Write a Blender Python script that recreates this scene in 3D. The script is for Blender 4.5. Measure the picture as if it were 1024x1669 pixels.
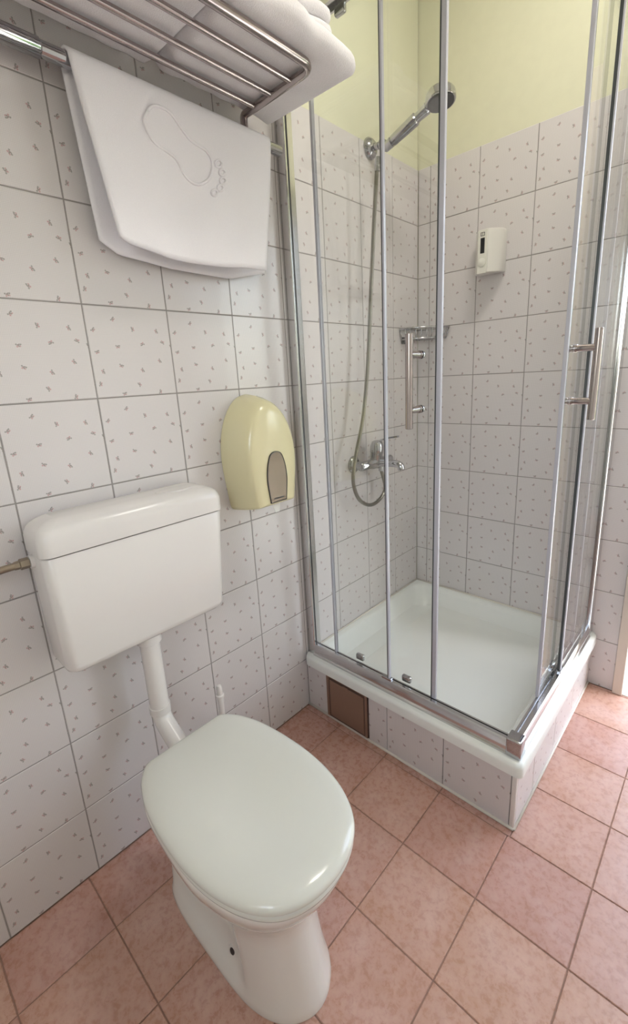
import bpy, bmesh, math, random
from mathutils import Vector, Matrix
R = math.radians
random.seed(7)
for o in list(bpy.data.objects): bpy.data.objects.remove(o, do_unlink=True)
S = bpy.context.scene
C = S.collection

# ---------------------------------------------------------------- camera
W_, H_ = 1024, 1669
CAM = Vector((1.0720, -1.8037, 1.2164)); FPX = 729.075; PX, PY = 5.373, -28.963
YAW, PITCH, ROLL = 43.7086, 75.4773, -3.0622
RC = (Matrix.Rotation(R(YAW), 3, 'Z') @ Matrix.Rotation(R(PITCH), 3, 'X') @ Matrix.Rotation(R(ROLL), 3, 'Z'))
cam = bpy.data.cameras.new('camera'); camo = bpy.data.objects.new('camera', cam); C.objects.link(camo)
cam.sensor_fit = 'VERTICAL'; cam.sensor_height = 36.0; cam.lens = FPX / H_ * 36.0
cam.shift_x = -PX / H_; cam.shift_y = PY / H_; cam.clip_start = 0.02
camo.matrix_world = Matrix.Translation(CAM) @ RC.to_4x4()
S.camera = camo
def on(ax, val, x, y):                       # pixel -> point on the plane axis=val
    d = RC @ Vector(((x - 512 - PX) / FPX, -(y - 834.5 - PY) / FPX, -1.0))
    return CAM + d * ((val - CAM[ax]) / d[ax])

# ---------------------------------------------------------------- world, lights, exposure
world = bpy.data.worlds.new('sky'); S.world = world; world.use_nodes = True
nt = world.node_tree; bg = nt.nodes['Background']
sky = nt.nodes.new('ShaderNodeTexSky'); sky.sky_type = 'NISHITA'; sky.sun_disc = False
sky.sun_elevation = R(48); sky.sun_rotation = R(100); sky.air_density = 1.0; sky.dust_density = 2.0
hsv = nt.nodes.new('ShaderNodeHueSaturation'); hsv.inputs['Saturation'].default_value = .55      # hazy bright sky
nt.links.new(sky.outputs[0], hsv.inputs['Color']); nt.links.new(hsv.outputs[0], bg.inputs[0]); bg.inputs[1].default_value = 1.0
sun = bpy.data.lights.new('sun', 'SUN'); suno = bpy.data.objects.new('sun', sun); C.objects.link(suno)
sun.energy = 4.0; sun.angle = R(1.0); sun.color = (1, .95, .86)
suno.rotation_euler = Vector((0.30, 0.08, -0.95)).to_track_quat('-Z', 'Y').to_euler()
def portal(name, loc, rot, sx, sy):          # sampling guide for daylight through an opening
    l = bpy.data.lights.new(name, 'AREA'); l.shape = 'RECTANGLE'; l.size = sx; l.size_y = sy
    l.cycles.is_portal = True
    o = bpy.data.objects.new(name, l); C.objects.link(o); o.location = loc; o.rotation_euler = rot
    return o
DX0, DX1, DZ = 0.885, 1.66, 2.05             # door opening in the back wall
portal('door_portal', ((DX0 + DX1) / 2, 0.14, DZ / 2), (R(-90), 0, 0), DX1 - DX0, DZ)
RX, YF, ZC = 1.95, -2.45, 2.62               # right wall, wall behind the camera, ceiling
WX0, WX1, WZ0, WZ1 = .90, 1.50, 1.20, 2.05   # unseen window added behind the camera to light the room from the front
portal('added_window_portal', ((WX0 + WX1) / 2, YF - .13, (WZ0 + WZ1) / 2), (R(90), 0, 0), WX1 - WX0, WZ1 - WZ0)
S.view_settings.view_transform = 'Standard'; S.view_settings.look = 'None'
S.view_settings.gamma = 1.0; S.view_settings.use_curve_mapping = False
S.view_settings.exposure = 0.82

# ---------------------------------------------------------------- materials
def lin(c):
    return tuple(((v / 255) / 12.92 if v / 255 <= .04045 else ((v / 255 + .055) / 1.055) ** 2.4) for v in c)
def mat(name, rgb, rough=.4, metal=0, **kw):
    m = bpy.data.materials.new(name); m.use_nodes = True
    b = m.node_tree.nodes['Principled BSDF']
    b.inputs['Base Color'].default_value = (*lin(rgb), 1); b.inputs['Roughness'].default_value = rough
    b.inputs['Metallic'].default_value = metal
    for k, v in kw.items(): b.inputs[k.replace('_', ' ')].default_value = v
    return m
class N:
    """tiny node helper"""
    def __init__(s, m): s.t = m.node_tree; s.b = s.t.nodes.get('Principled BSDF')
    def n(s, typ, **kw):
        x = s.t.nodes.new(typ)
        for k, v in kw.items(): setattr(x, k, v)
        return x
    def l(s, a, b): s.t.links.new(a, b)
    def put(s, v, sock):
        if hasattr(v, 'node') or hasattr(v, 'is_output'): s.l(v, sock)
        else: sock.default_value = v
    def math(s, op, a, b=None, c=None, clamp=False):
        x = s.n('ShaderNodeMath', operation=op, use_clamp=clamp); s.put(a, x.inputs[0])
        if b is not None: s.put(b, x.inputs[1])
        if c is not None: s.put(c, x.inputs[2])
        return x.outputs[0]
    def mix(s, f, a, b):
        x = s.n('ShaderNodeMix', data_type='RGBA'); s.put(f, x.inputs[0]); s.put(a, x.inputs[6]); s.put(b, x.inputs[7]); return x.outputs[2]
    def ramp(s, f, stops):
        x = s.n('ShaderNodeValToRGB'); s.l(f, x.inputs[0]); e = x.color_ramp.elements
        while len(e) < len(stops): e.new(.5)
        for q, (p, c) in zip(e, stops): q.position = p; q.color = c if len(c) == 4 else (*c, 1)
        return x.outputs[0]
    def bump(s, h, strength, dist):
        x = s.n('ShaderNodeBump'); x.inputs['Strength'].default_value = strength; x.inputs['Distance'].default_value = dist
        s.l(h, x.inputs['Height']); s.l(x.outputs[0], s.b.inputs['Normal'])

def tile_material():
    m = mat('floral_tile_glaze', (220, 214, 212), .22); g = N(m)
    tc = g.n('ShaderNodeTexCoord').outputs['Object']
    sep = g.n('ShaderNodeSeparateXYZ'); g.l(tc, sep.inputs[0])
    flat = g.n('ShaderNodeCombineXYZ'); g.l(sep.outputs[0], flat.inputs[0]); g.l(sep.outputs[1], flat.inputs[1])
    vo = g.n('ShaderNodeTexVoronoi', voronoi_dimensions='2D', feature='F1'); g.l(flat.outputs[0], vo.inputs['Vector'])
    vo.inputs['Scale'].default_value = 21.0; vo.inputs['Randomness'].default_value = .62
    d = g.n('ShaderNodeVectorMath', operation='SUBTRACT'); g.l(flat.outputs[0], d.inputs[0]); g.l(vo.outputs['Position'], d.inputs[1])
    # Position comes back in texture space of the input vector
    col = g.n('ShaderNodeSeparateColor'); g.l(vo.outputs['Color'], col.inputs[0])
    rot = g.n('ShaderNodeVectorRotate', rotation_type='Z_AXIS'); g.l(d.outputs[0], rot.inputs['Vector'])
    g.l(g.math('MULTIPLY', col.outputs[0], 6.283), rot.inputs['Angle'])
    s2 = g.n('ShaderNodeSeparateXYZ'); g.l(rot.outputs[0], s2.inputs[0]); x, y = s2.outputs[0], s2.outputs[1]
    def leaf(cx, cy, rx, ry):
        a = g.math('DIVIDE', g.math('SUBTRACT', x, cx), rx); b = g.math('DIVIDE', g.math('SUBTRACT', y, cy), ry)
        r2 = g.math('ADD', g.math('MULTIPLY', a, a), g.math('MULTIPLY', b, b))
        return g.math('SUBTRACT', 1.0, g.math('MULTIPLY', g.math('SUBTRACT', r2, .45), 1.1), clamp=True)
    stem = g.math('MAXIMUM', leaf(0, 0, .0034, .0012), leaf(.0004, .0026, .0014, .0020))
    leaves = g.math('MAXIMUM', leaf(-.0036, .0017, .0021, .0016), leaf(.0030, -.0024, .0018, .0016))
    bud = g.math('MAXIMUM', leaf(.0036, .0020, .0019, .0018), leaf(-.0014, .0044, .0015, .0014))
    noise = g.n('ShaderNodeTexNoise'); noise.inputs['Scale'].default_value = 9; g.l(tc, noise.inputs['Vector'])
    # fine diagonal weave printed into the glaze
    wv = g.math('MULTIPLY', g.math('SINE', g.math('MULTIPLY', g.math('ADD', sep.outputs[0], sep.outputs[1]), 1050)),
                g.math('SINE', g.math('MULTIPLY', g.math('SUBTRACT', sep.outputs[0], sep.outputs[1]), 1050)))
    base = g.mix(g.math('MULTIPLY_ADD', wv, .30, .32), (*lin((223, 218, 216)), 1), (*lin((188, 182, 182)), 1))
    base = g.mix(g.math('MULTIPLY', noise.outputs[0], .35), base, (*lin((219, 212, 212)), 1))
    c1 = g.mix(g.math('MULTIPLY', stem, .85), base, (*lin((146, 132, 128)), 1))
    c2 = g.mix(g.math('MULTIPLY', leaves, .78), c1, (*lin((142, 140, 134)), 1))
    c3 = g.mix(g.math('MULTIPLY', bud, .70), c2, (*lin((190, 138, 138)), 1))
    g.l(c3, g.b.inputs['Base Color']); g.bump(wv, .06, .0003)
    return m
def floor_material():
    m = mat('terracotta_floor_glaze', (205, 155, 130), .30); g = N(m)
    tc = g.n('ShaderNodeTexCoord').outputs['Object']; oi = g.n('ShaderNodeObjectInfo')
    off = g.n('ShaderNodeVectorMath', operation='ADD'); g.l(tc, off.inputs[0])
    cmb = g.n('ShaderNodeCombineXYZ'); g.l(g.math('MULTIPLY', oi.outputs['Random'], 40), cmb.inputs[0]); g.l(g.math('MULTIPLY', oi.outputs['Random'], 17), cmb.inputs[1])
    g.l(cmb.outputs[0], off.inputs[1])
    n1 = g.n('ShaderNodeTexNoise'); n1.inputs['Scale'].default_value = 9; n1.inputs['Detail'].default_value = 5; n1.inputs['Roughness'].default_value = .6; n1.inputs['Distortion'].default_value = .6; g.l(off.outputs[0], n1.inputs['Vector'])
    n2 = g.n('ShaderNodeTexNoise'); n2.inputs['Scale'].default_value = 60; n2.inputs['Detail'].default_value = 8; n2.inputs['Roughness'].default_value = .75; n2.inputs['Distortion'].default_value = .35; g.l(off.outputs[0], n2.inputs['Vector'])
    a = g.ramp(n1.outputs[0], [(.30, lin((184, 138, 118))), (.50, lin((195, 152, 138))), (.68, lin((204, 167, 157)))])
    b = g.ramp(n2.outputs[0], [(.36, lin((166, 122, 104))), (.60, lin((212, 178, 166)))])
    c = g.mix(.36, a, b)
    sp = g.n('ShaderNodeSeparateXYZ'); g.l(tc, sp.inputs[0])      # printed shading: each tile is browner towards its edges
    ed = g.math('MAXIMUM', g.math('ABSOLUTE', sp.outputs[0]), g.math('ABSOLUTE', sp.outputs[1]))
    ed = g.math('MULTIPLY', g.math('MULTIPLY', g.math('SUBTRACT', ed, .05, clamp=True), 20, clamp=True), n1.outputs[0])
    c = g.mix(g.math('MULTIPLY', ed, .55), c, (*lin((174, 124, 100)), 1))
    hs = g.n('ShaderNodeHueSaturation'); g.l(c, hs.inputs['Color'])
    g.l(g.math('MULTIPLY_ADD', oi.outputs['Random'], .10, .95), hs.inputs['Value']); g.l(g.math('MULTIPLY_ADD', oi.outputs['Random'], .012, .494), hs.inputs['Hue'])
    g.l(hs.outputs[0], g.b.inputs['Base Color'])
    g.l(g.math('MULTIPLY_ADD', n2.outputs[0], .16, .20), g.b.inputs['Roughness']); g.bump(n2.outputs[0], .12, .001)
    return m
def plaster(name, rgb):
    m = mat(name, rgb, .85); g = N(m); tc = g.n('ShaderNodeTexCoord').outputs['Object']
    n = g.n('ShaderNodeTexNoise'); n.inputs['Scale'].default_value = 30; n.inputs['Detail'].default_value = 5; g.l(tc, n.inputs['Vector'])
    d = tuple(v * .94 for v in lin(rgb)); g.l(g.mix(n.outputs[0], (*lin(rgb), 1), (*d, 1)), g.b.inputs['Base Color']); g.bump(n.outputs[0], .12, .003)
    return m
def terry(name, rgb, scale=420, strength=.5):
    m = mat(name, rgb, .95); g = N(m); tc = g.n('ShaderNodeTexCoord').outputs['Object']
    n = g.n('ShaderNodeTexNoise'); n.inputs['Scale'].default_value = scale; n.inputs['Detail'].default_value = 3; g.l(tc, n.inputs['Vector'])
    n2 = g.n('ShaderNodeTexNoise'); n2.inputs['Scale'].default_value = 14; g.l(tc, n2.inputs['Vector'])
    d = tuple(v * .9 for v in lin(rgb)); g.l(g.mix(n.outputs[0], (*lin(rgb), 1), (*d, 1)), g.b.inputs['Base Color'])
    g.bump(g.math('ADD', n.outputs[0], n2.outputs[0]), strength, .003); g.b.inputs['Sheen Weight'].default_value = .25
    return m
def glass_material(name, tint=(.984, .990, .985)):
    m = bpy.data.materials.new(name); m.use_nodes = True; t = m.node_tree; t.nodes.remove(t.nodes['Principled BSDF'])
    tr = t.nodes.new('ShaderNodeBsdfTransparent'); tr.inputs[0].default_value = (*tint, 1)
    gl = t.nodes.new('ShaderNodeBsdfGlossy'); gl.inputs['Roughness'].default_value = .0; gl.inputs[0].default_value = (1, 1, 1, 1)
    g = N(m); ge = g.n('ShaderNodeNewGeometry'); dt = g.n('ShaderNodeVectorMath', operation='DOT_PRODUCT')
    g.l(ge.outputs['Normal'], dt.inputs[0]); g.l(ge.outputs['Incoming'], dt.inputs[1])
    c = g.math('ABSOLUTE', dt.outputs['Value'])           # Schlick reflectance, the same from both faces of the pane
    fr = g.math('MULTIPLY_ADD', g.math('POWER', g.math('SUBTRACT', 1.0, c, clamp=True), 5.0), .96, .04)
    mx = t.nodes.new('ShaderNodeMixShader')
    t.links.new(fr, mx.inputs[0]); t.links.new(tr.outputs[0], mx.inputs[1]); t.links.new(gl.outputs[0], mx.inputs[2])
    t.links.new(mx.outputs[0], t.nodes['Material Output'].inputs[0])
    return m
def foliage():
    m = mat('hedge_leaves', (90, 130, 60), .6); g = N(m); oi = g.n('ShaderNodeNewGeometry')
    g.l(g.mix(oi.outputs['Random Per Island'], (*lin((70, 112, 44)), 1), (*lin((132, 168, 84)), 1)), g.b.inputs['Base Color'])
    return m
M = dict(
    tile=tile_material(), floor=floor_material(),
    grout=plaster('grey_wall_grout', (150, 144, 140)), fgrout=plaster('brown_floor_grout', (150, 118, 104)),
    cream=plaster('cream_wall_paint', (221, 219, 192)), white_paint=plaster('white_paint', (236, 234, 226)),
    china=mat('white_vitreous_china', (226, 222, 216), .10, Coat_Weight=.3, Coat_Roughness=.05),
    lid=mat('toilet_lid_plastic', (220, 220, 212), .16, Coat_Weight=.2, Coat_Roughness=.05),
    plastic=mat('white_plastic', (224, 219, 215), .22), tray=mat('tray_acrylic', (232, 234, 230), .18),
    cream_plastic=mat('cream_abs_plastic', (226, 217, 176), .20, Coat_Weight=.2),
    soap_plastic=mat('pale_grey_plastic', (220, 217, 210), .30), white_button=mat('off_white_button', (226, 224, 214), .35),
    chrome=mat('polished_chrome', (184, 184, 187), .07, 1), rail=mat('anodised_rail', (205, 204, 204), .14, 1),
    hose_steel=mat('ribbed_hose_steel', (138, 134, 124), .28, 1), steel=mat('brushed_steel', (172, 162, 160), .20, 1), dark=mat('dark_slot', (38, 38, 40), .3),
    seal=mat('clear_vinyl_seal', (196, 196, 206), .25), gasket=mat('dark_gasket', (70, 74, 76), .4),
    glass=glass_material('clear_shower_glass'), pane=glass_material('added_window_glass', (.97, .98, .97)),
    edge=mat('green_glass_edge', (120, 150, 138), .15), towel=terry('white_terry', (244, 240, 242)),
    towel2=terry('white_terry_flat', (248, 244, 248), 700, .22), welt=terry('woven_welt', (248, 244, 248), 700, .15),
    brown=mat('brown_plastic_panel', (138, 108, 92), .30), brown_rim=mat('dark_brown_rim', (92, 70, 60), .35), brass=mat('tarnished_brass', (158, 146, 132), .3, 1),
    window_smoke=mat('smoked_viewing_window', (122, 106, 88), .22, .2), caulk=mat('white_caulk', (222, 216, 206), .5),
    casing=mat('painted_door_casing', (214, 204, 192), .4), hedge=foliage(), terrace=plaster('pale_terrace_stone', (225, 220, 208)),
    paper=mat('toilet_paper', (240, 238, 234), .9), shower_face=mat('spray_face_grey', (70, 70, 72), .4),
    trunk=mat('hedge_wood', (90, 70, 50), .8), lamp=mat('fill_lamp_opal', (250, 246, 235), .3),
    grime=mat('print_dark', (60, 56, 52), .5))

# ---------------------------------------------------------------- mesh helpers
def tag(o, label=None, cat=None, group=None, kind=None):
    if label: o['label'] = label
    if cat: o['category'] = cat
    if group: o['group'] = group
    if kind: o['kind'] = kind
    return o
def link(o, parent=None):
    C.objects.link(o)
    if parent is not None: o.parent = parent
    return o
def empty(name, loc=(0, 0, 0), label=None, cat=None, group=None):
    o = bpy.data.objects.new(name, None); o.empty_display_size = .05; link(o); o.location = loc
    return tag(o, label, cat, group)
ORI = {}
def obj(name, verts, faces, m, parent=None, smooth=False, auto=None):
    """verts in world space; the parent is an unrotated empty or mesh"""
    org = Vector((0, 0, 0)); p = parent
    while p is not None: org = org + Vector(p.location); p = p.parent
    me = bpy.data.meshes.new(name); me.from_pydata([tuple(Vector(v) - org) for v in verts], [], faces)
    bm = bmesh.new(); bm.from_mesh(me); bmesh.ops.recalc_face_normals(bm, faces=bm.faces); bm.to_mesh(me); bm.free()
    me.materials.append(M[m] if isinstance(m, str) else m)
    if smooth:
        me.polygons.foreach_set('use_smooth', [True] * len(me.polygons))
        if auto is not None: me.set_sharp_from_angle(angle=R(auto))
    me.update()
    return link(bpy.data.objects.new(name, me), parent)
class MB:
    """collects shapes of one part"""
    def __init__(s): s.v = []; s.f = []
    def add(s, v, f):
        k = len(s.v); s.v += [tuple(p) for p in v]; s.f += [tuple(i + k for i in q) for q in f]; return s
    def box(s, x0, x1, y0, y1, z0, z1, b=0.0):
        if b <= 0:
            v = [(x, y, z) for x in (x0, x1) for y in (y0, y1) for z in (z0, z1)]
            return s.add(v, [(0, 1, 3, 2), (4, 6, 7, 5), (0, 4, 5, 1), (2, 3, 7, 6), (0, 2, 6, 4), (1, 5, 7, 3)])
        bm = bmesh.new(); bmesh.ops.create_cube(bm, size=1)
        for q in bm.verts: q.co = Vector((x0 + (q.co.x + .5) * (x1 - x0), y0 + (q.co.y + .5) * (y1 - y0), z0 + (q.co.z + .5) * (z1 - z0)))
        bmesh.ops.bevel(bm, geom=bm.edges[:], offset=b, segments=3, affect='EDGES', profile=.5)
        bm.verts.index_update(); v = [q.co.copy() for q in bm.verts]; f = [tuple(q.index for q in p.verts) for p in bm.faces]; bm.free()
        return s.add(v, f)
    def loft(s, rings, cap0=True, cap1=True, closed=True):
        n = len(rings[0]); v = [p for r in rings for p in r]; f = []
        for i in range(len(rings) - 1):
            for j in range(n if closed else n - 1):
                k = (j + 1) % n; f.append((i * n + j, i * n + k, (i + 1) * n + k, (i + 1) * n + j))
        if cap0: f.append(tuple(range(n))[::-1])
        if cap1: f.append(tuple((len(rings) - 1) * n + j for j in range(n)))
        return s.add(v, f)
    def tube(s, pts, r, seg=12, caps=True):
        pts = [Vector(p) for p in pts]; n = len(pts); rr = r if isinstance(r, (list, tuple)) else [r] * n
        t0 = (pts[1] - pts[0]).normalized(); u = t0.orthogonal().normalized(); rings = []
        for i, p in enumerate(pts):
            t = ((pts[i] - pts[i - 1]).normalized() if i else t0) + ((pts[i + 1] - pts[i]).normalized() if i < n - 1 else Vector((0, 0, 0)))
            t.normalize(); u = (u - t * u.dot(t)).normalized(); w = t.cross(u)
            rings.append([p + (u * math.cos(a) + w * math.sin(a)) * rr[i] for a in (2 * math.pi * k / seg for k in range(seg))])
        return s.loft(rings, caps, caps)
    def lathe(s, o, axis, prof, seg=24):
        """prof: list of (distance along axis, radius)"""
        o = Vector(o); a = Vector(axis).normalized(); u = a.orthogonal().normalized(); w = a.cross(u)
        return s.loft([[o + a * d + (u * math.cos(q) + w * math.sin(q)) * max(r, 1e-5) for q in (2 * math.pi * k / seg for k in range(seg))] for d, r in prof])
    def build(s, name, m, parent=None, smooth=False, auto=None): return obj(name, s.v, s.f, m, parent, smooth, auto)
def spline(pts, n=8, closed=False):
    P = [Vector(p) for p in pts]; out = []; k = len(P)
    for i in range(k if closed else k - 1):
        a, b, c, d = (P[(i - 1) % k], P[i], P[(i + 1) % k], P[(i + 2) % k]) if closed else (P[max(i - 1, 0)], P[i], P[i + 1], P[min(i + 2, k - 1)])
        for j in range(n):
            t = j / n; out.append(.5 * ((2 * b) + (c - a) * t + (2 * a - 5 * b + 4 * c - d) * t * t + (3 * b - a - 3 * c + d) * t ** 3))
    if not closed: out.append(P[-1])
    return out
def rrect(a0, a1, b0, b1, r, n=6):
    out = []
    for cx, cy, s in ((a1 - r, b1 - r, 0), (a0 + r, b1 - r, 90), (a0 + r, b0 + r, 180), (a1 - r, b0 + r, 270)):
        for k in range(n + 1):
            q = R(s + 90 * k / n); out.append((cx + r * math.cos(q), cy + r * math.sin(q)))
    return out

# ---------------------------------------------------------------- tiles
TILE_ME = {}
def tile_mesh(w, h, m, t=.008, ch=.0012):
    """a tile lying in its local XY plane, face up at z=0, chamfered edge"""
    key = (round(w, 4), round(h, 4), m)
    if key not in TILE_ME:
        a, b = w / 2, h / 2
        v = [(sx * a, sy * b, -t) for sx, sy in ((-1, -1), (1, -1), (1, 1), (-1, 1))] + [(sx * a, sy * b, -ch) for sx, sy in ((-1, -1), (1, -1), (1, 1), (-1, 1))] + \
            [(sx * (a - ch), sy * (b - ch), 0) for sx, sy in ((-1, -1), (1, -1), (1, 1), (-1, 1))]
        f = [(8, 9, 10, 11)] + [(i, (i + 1) % 4, 4 + (i + 1) % 4, 4 + i) for i in range(4)] + [(4 + i, 4 + (i + 1) % 4, 8 + (i + 1) % 4, 8 + i) for i in range(4)]
        me = bpy.data.meshes.new('tile'); me.from_pydata(v, [], f); me.materials.append(M[m]); me.update(); TILE_ME[key] = me
    return TILE_ME[key]
ROT = {'x+': Matrix(((0, 0, 1), (1, 0, 0), (0, 1, 0))), 'y-': Matrix(((1, 0, 0), (0, 0, -1), (0, 1, 0))), 'z+': Matrix.Identity(3)}
def tile(parent, face, centre, w, h, m='tile', name='tile', jit=.0006):
    o = bpy.data.objects.new(name, tile_mesh(w, h, m)); link(o, parent)
    rot = ROT[face].copy()
    if m == 'floor' and abs(w - h) < 1e-4: rot = rot @ Matrix.Rotation(R(90 * random.randrange(4)), 3, 'Z')
    n = rot @ Vector((0, 0, 1))
    mw = Matrix.Translation(Vector(centre) + n * random.uniform(-jit, 0)) @ rot.to_4x4()
    p = parent; org = Vector((0, 0, 0))
    while p is not None: org += Vector(p.location); p = p.parent
    o.matrix_local = Matrix.Translation(-org) @ mw
    return o
def cuts(joints, lo, hi):
    q = [lo] + [j for j in sorted(joints) if lo + .012 < j < hi - .012] + [hi]
    return list(zip(q[:-1], q[1:]))
J = .0024     # joint width

# ---------------------------------------------------------------- setting
fl = MB().box(-.15, RX + .15, YF - .15, .155, -.10, -.0022).build('floor', 'fgrout'); tag(fl, 'terracotta pink tiled bathroom floor', kind='structure')
PX1, PY0 = .770, -.788      # shower plinth outer faces
for x0, x1 in cuts([.1633 + .2 * i for i in range(-1, 12)], 0, RX):
    for y0, y1 in cuts([-.8122 - .2 * j for j in range(-5, 10)], YF, 0):
        if y0 >= -.85 and x0 < PX1:
            if y1 > PY0 - .03:      # this tile runs under the plinth: keep what shows
                if x1 > PX1 + .03 and y0 > PY0 - .03: x0b, y1b = PX1, y1
                else: continue
            else: x0b, y1b = x0, y1
        else: x0b, y1b = x0, y1
        tile(fl, 'z+', ((x0b + x1) / 2, (y0 + y1b) / 2, 0), x1 - x0b - J * 1.05, y1b - y0 - J * 1.05, 'floor')
for x0, x1 in cuts([.1633 + .2 * i for i in range(-1, 12)], 0, PX1):   # narrow strip along the plinth front
    tile(fl, 'z+', ((x0 + x1) / 2, (-.8122 + PY0) / 2, 0), x1 - x0 - J * 1.05, .8122 + PY0 - J * 1.05, 'floor')

wl = MB().box(-.15, -.004, YF, 0, 0, ZC).build('wall_left', 'cream'); tag(wl, 'left wall with floral tiles and cream paint above', kind='structure')
MB().box(-.004, -.0014, YF, 0, 0, 1.995).build('grout_bed', 'grout', wl)
for y0, y1 in cuts([-.9854 + .2 * k for k in range(-8, 6)], YF, 0):
    for r in range(10):
        z1 = 1.9974 - .2 * r; z0 = max(z1 - .2, 0)
        tile(wl, 'x+', (0, (y0 + y1) / 2, (z0 + z1) / 2), y1 - y0 - J, z1 - z0 - J)
wb = MB().box(-.15, DX0 - .03, .004, .15, 0, ZC).box(DX0 - .03, DX1 + .03, .004, .15, DZ + .03, ZC).box(DX1 + .03, RX + .15, .004, .15, 0, ZC).build('wall_back', 'cream')
tag(wb, 'back wall with floral tiles and cream paint above', kind='structure')
MB().box(0, DX0 - .03, .0014, .004, 0, 1.995).box(DX1 + .03, RX, .0014, .004, 0, 1.995).build('grout_bed', 'grout', wb)
for a, b in ((0, DX0 - .032), (DX1 + .032, RX)):
    for x0, x1 in cuts([.0543 + .2 * k for k in range(0, 12)], a, b):
        for r in range(10):
            z1 = 1.9974 - .2 * r; z0 = max(z1 - .2, 0)
            tile(wb, 'y-', ((x0 + x1) / 2, 0, (z0 + z1) / 2), x1 - x0 - J, z1 - z0 - J)
wr = MB().box(RX, RX + .15, YF, 0, 0, ZC).build('wall_right', 'white_paint'); tag(wr, 'white wall on the right', kind='structure')
wf = MB().box(-.15, WX0, YF - .15, YF, 0, ZC).box(WX1, RX + .15, YF - .15, YF, 0, ZC).box(WX0, WX1, YF - .15, YF, 0, WZ0).box(WX0, WX1, YF - .15, YF, WZ1, ZC).build('wall_front', 'white_paint')
tag(wf, 'white wall behind the viewer with an added window opening', kind='structure')
ce = MB().box(-.15, RX + .15, YF - .15, .15, ZC, ZC + .12).build('ceiling', 'white_paint'); tag(ce, 'white painted ceiling', kind='structure')
# door casing
dr = empty('door_1', (DX0, .07, 0), 'painted wooden door casing around the bright open doorway'); dr['kind'] = 'structure'
MB().box(DX0 - .032, DX0, -.012, .155, 0, DZ + .03, .003).build('casing_jamb', 'casing', dr, True, 40)
MB().box(DX1, DX1 + .032, -.012, .155, 0, DZ + .03, .003).build('casing_jamb', 'casing', dr, True, 40)
MB().box(DX0, DX1, -.012, .155, DZ, DZ + .03, .003).build('casing_head', 'casing', dr, True, 40)
MB().box(DX0, DX1, -.005, .16, -.02, .004, .002).build('threshold', 'terrace', dr)
wn = empty('added_window_1', ((WX0 + WX1) / 2, YF - .07, WZ0), 'unseen window added behind the viewer to let in daylight'); wn['kind'] = 'structure'  # invented opening, brings daylight onto the back wall and shower
MB().box(WX0, WX0 + .05, YF - .1, YF - .05, WZ0, WZ1).box(WX1 - .05, WX1, YF - .1, YF - .05, WZ0, WZ1).box(WX0 + .05, WX1 - .05, YF - .1, YF - .05, WZ0, WZ0 + .05).box(WX0 + .05, WX1 - .05, YF - .1, YF - .05, WZ1 - .05, WZ1).build('added_window_frame', 'casing', wn)
MB().box(WX0 + .05, WX1 - .05, YF - .078, YF - .072, WZ0 + .05, WZ1 - .05).build('pane', 'pane', wn)

# ---------------------------------------------------------------- outside the doorway
te = MB().box(-3, 7, .155, 4.0, -.14, -.01).build('terrace', 'terrace'); tag(te, 'pale stone terrace outside the doorway', kind='structure')
def hedge(name, x0, x1, y0, y1, h, label, seed):
    rd = random.Random(seed); mb = MB()
    for i in range(5200):
        p = Vector((rd.uniform(x0, x1), rd.uniform(y0, y1), rd.uniform(0, h)))
        p.z = max(p.z, .02); k = .035 + rd.random() * .05
        a = Vector((rd.gauss(0, 1), rd.gauss(0, 1), rd.gauss(0, .6))).normalized(); b = a.orthogonal().normalized()
        mb.add([p - a * k, p + b * k * .5, p + a * k, p - b * k * .5], [(0, 1, 2, 3)])
    o = empty(name, ((x0 + x1) / 2, (y0 + y1) / 2, -.01), label, 'hedge')
    mb.build('foliage', 'hedge', o)['kind'] = 'stuff'
    st = MB()
    for k in range(8):
        x = x0 + (x1 - x0) * (k + .5) / 8; y = (y0 + y1) / 2
        if y1 - y0 > x1 - x0: x, y = (x0 + x1) / 2, y0 + (y1 - y0) * (k + .5) / 8
        st.tube([(x, y, -.01), (x + .05, y, h * .8)], .025, 6)
    st.build('stem', 'trunk', o)
hedge('garden_hedge', -.4, 4.2, 3.0, 3.8, 2.1, 'green leafy hedge beyond the terrace doorway', 3)

# ---------------------------------------------------------------- shower plinth and tray
pl = empty('shower_plinth', (.38, -.39, 0), 'low tiled plinth under the white shower tray', 'shower plinth')
core = MB().box(.002, PX1 - .010, PY0 + .010, -.002, .001, .10)
core.box(.002, PX1 - .010, PY0 + .010, PY0 + .028, .10, .187).box(PX1 - .026, PX1 - .010, PY0 + .028, -.002, .10, .187).build('core', 'grout', pl)
Z0, Z1 = .006, .186
for x0, x1 in ((.001, .099), (.285, .360), (.360, .560), (.560, .757)):
    tile(pl, 'y-', ((x0 + x1) / 2, PY0, (Z0 + Z1) / 2), x1 - x0 - J * .8, Z1 - Z0, jit=.0002)
for y0, y1 in cuts([-.64, -.44, -.24, -.04], PY0 + .013, -.001):
    tile(pl, 'x+', (PX1, (y0 + y1) / 2, (Z0 + Z1) / 2), y1 - y0 - J * .8, Z1 - Z0, jit=.0002)
MB().box(PX1 - .0125, PX1 + .001, PY0 - .001, PY0 + .012, .002, .187, .003).build('corner_trim', 'plastic', pl, True, 40)
MB().tube([(.0, PY0 - .001, .003), (PX1 + .001, PY0 - .001, .003)], .0045, 8).tube([(PX1 + .001, PY0 - .001, .003), (PX1 + .001, -.001, .003)], .0045, 8).build('caulk_bead', 'caulk', pl, True)
ap = MB().box(.101, .283, PY0 - .004, PY0 + .012, .008, .183, .002).build('access_panel', 'brown_rim', pl); ap['label'] = 'brown plastic access panel'
MB().box(.118, .270, PY0 - .007, PY0 - .003, .018, .166, .0015).build('panel_door', 'brown', ap)
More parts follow.
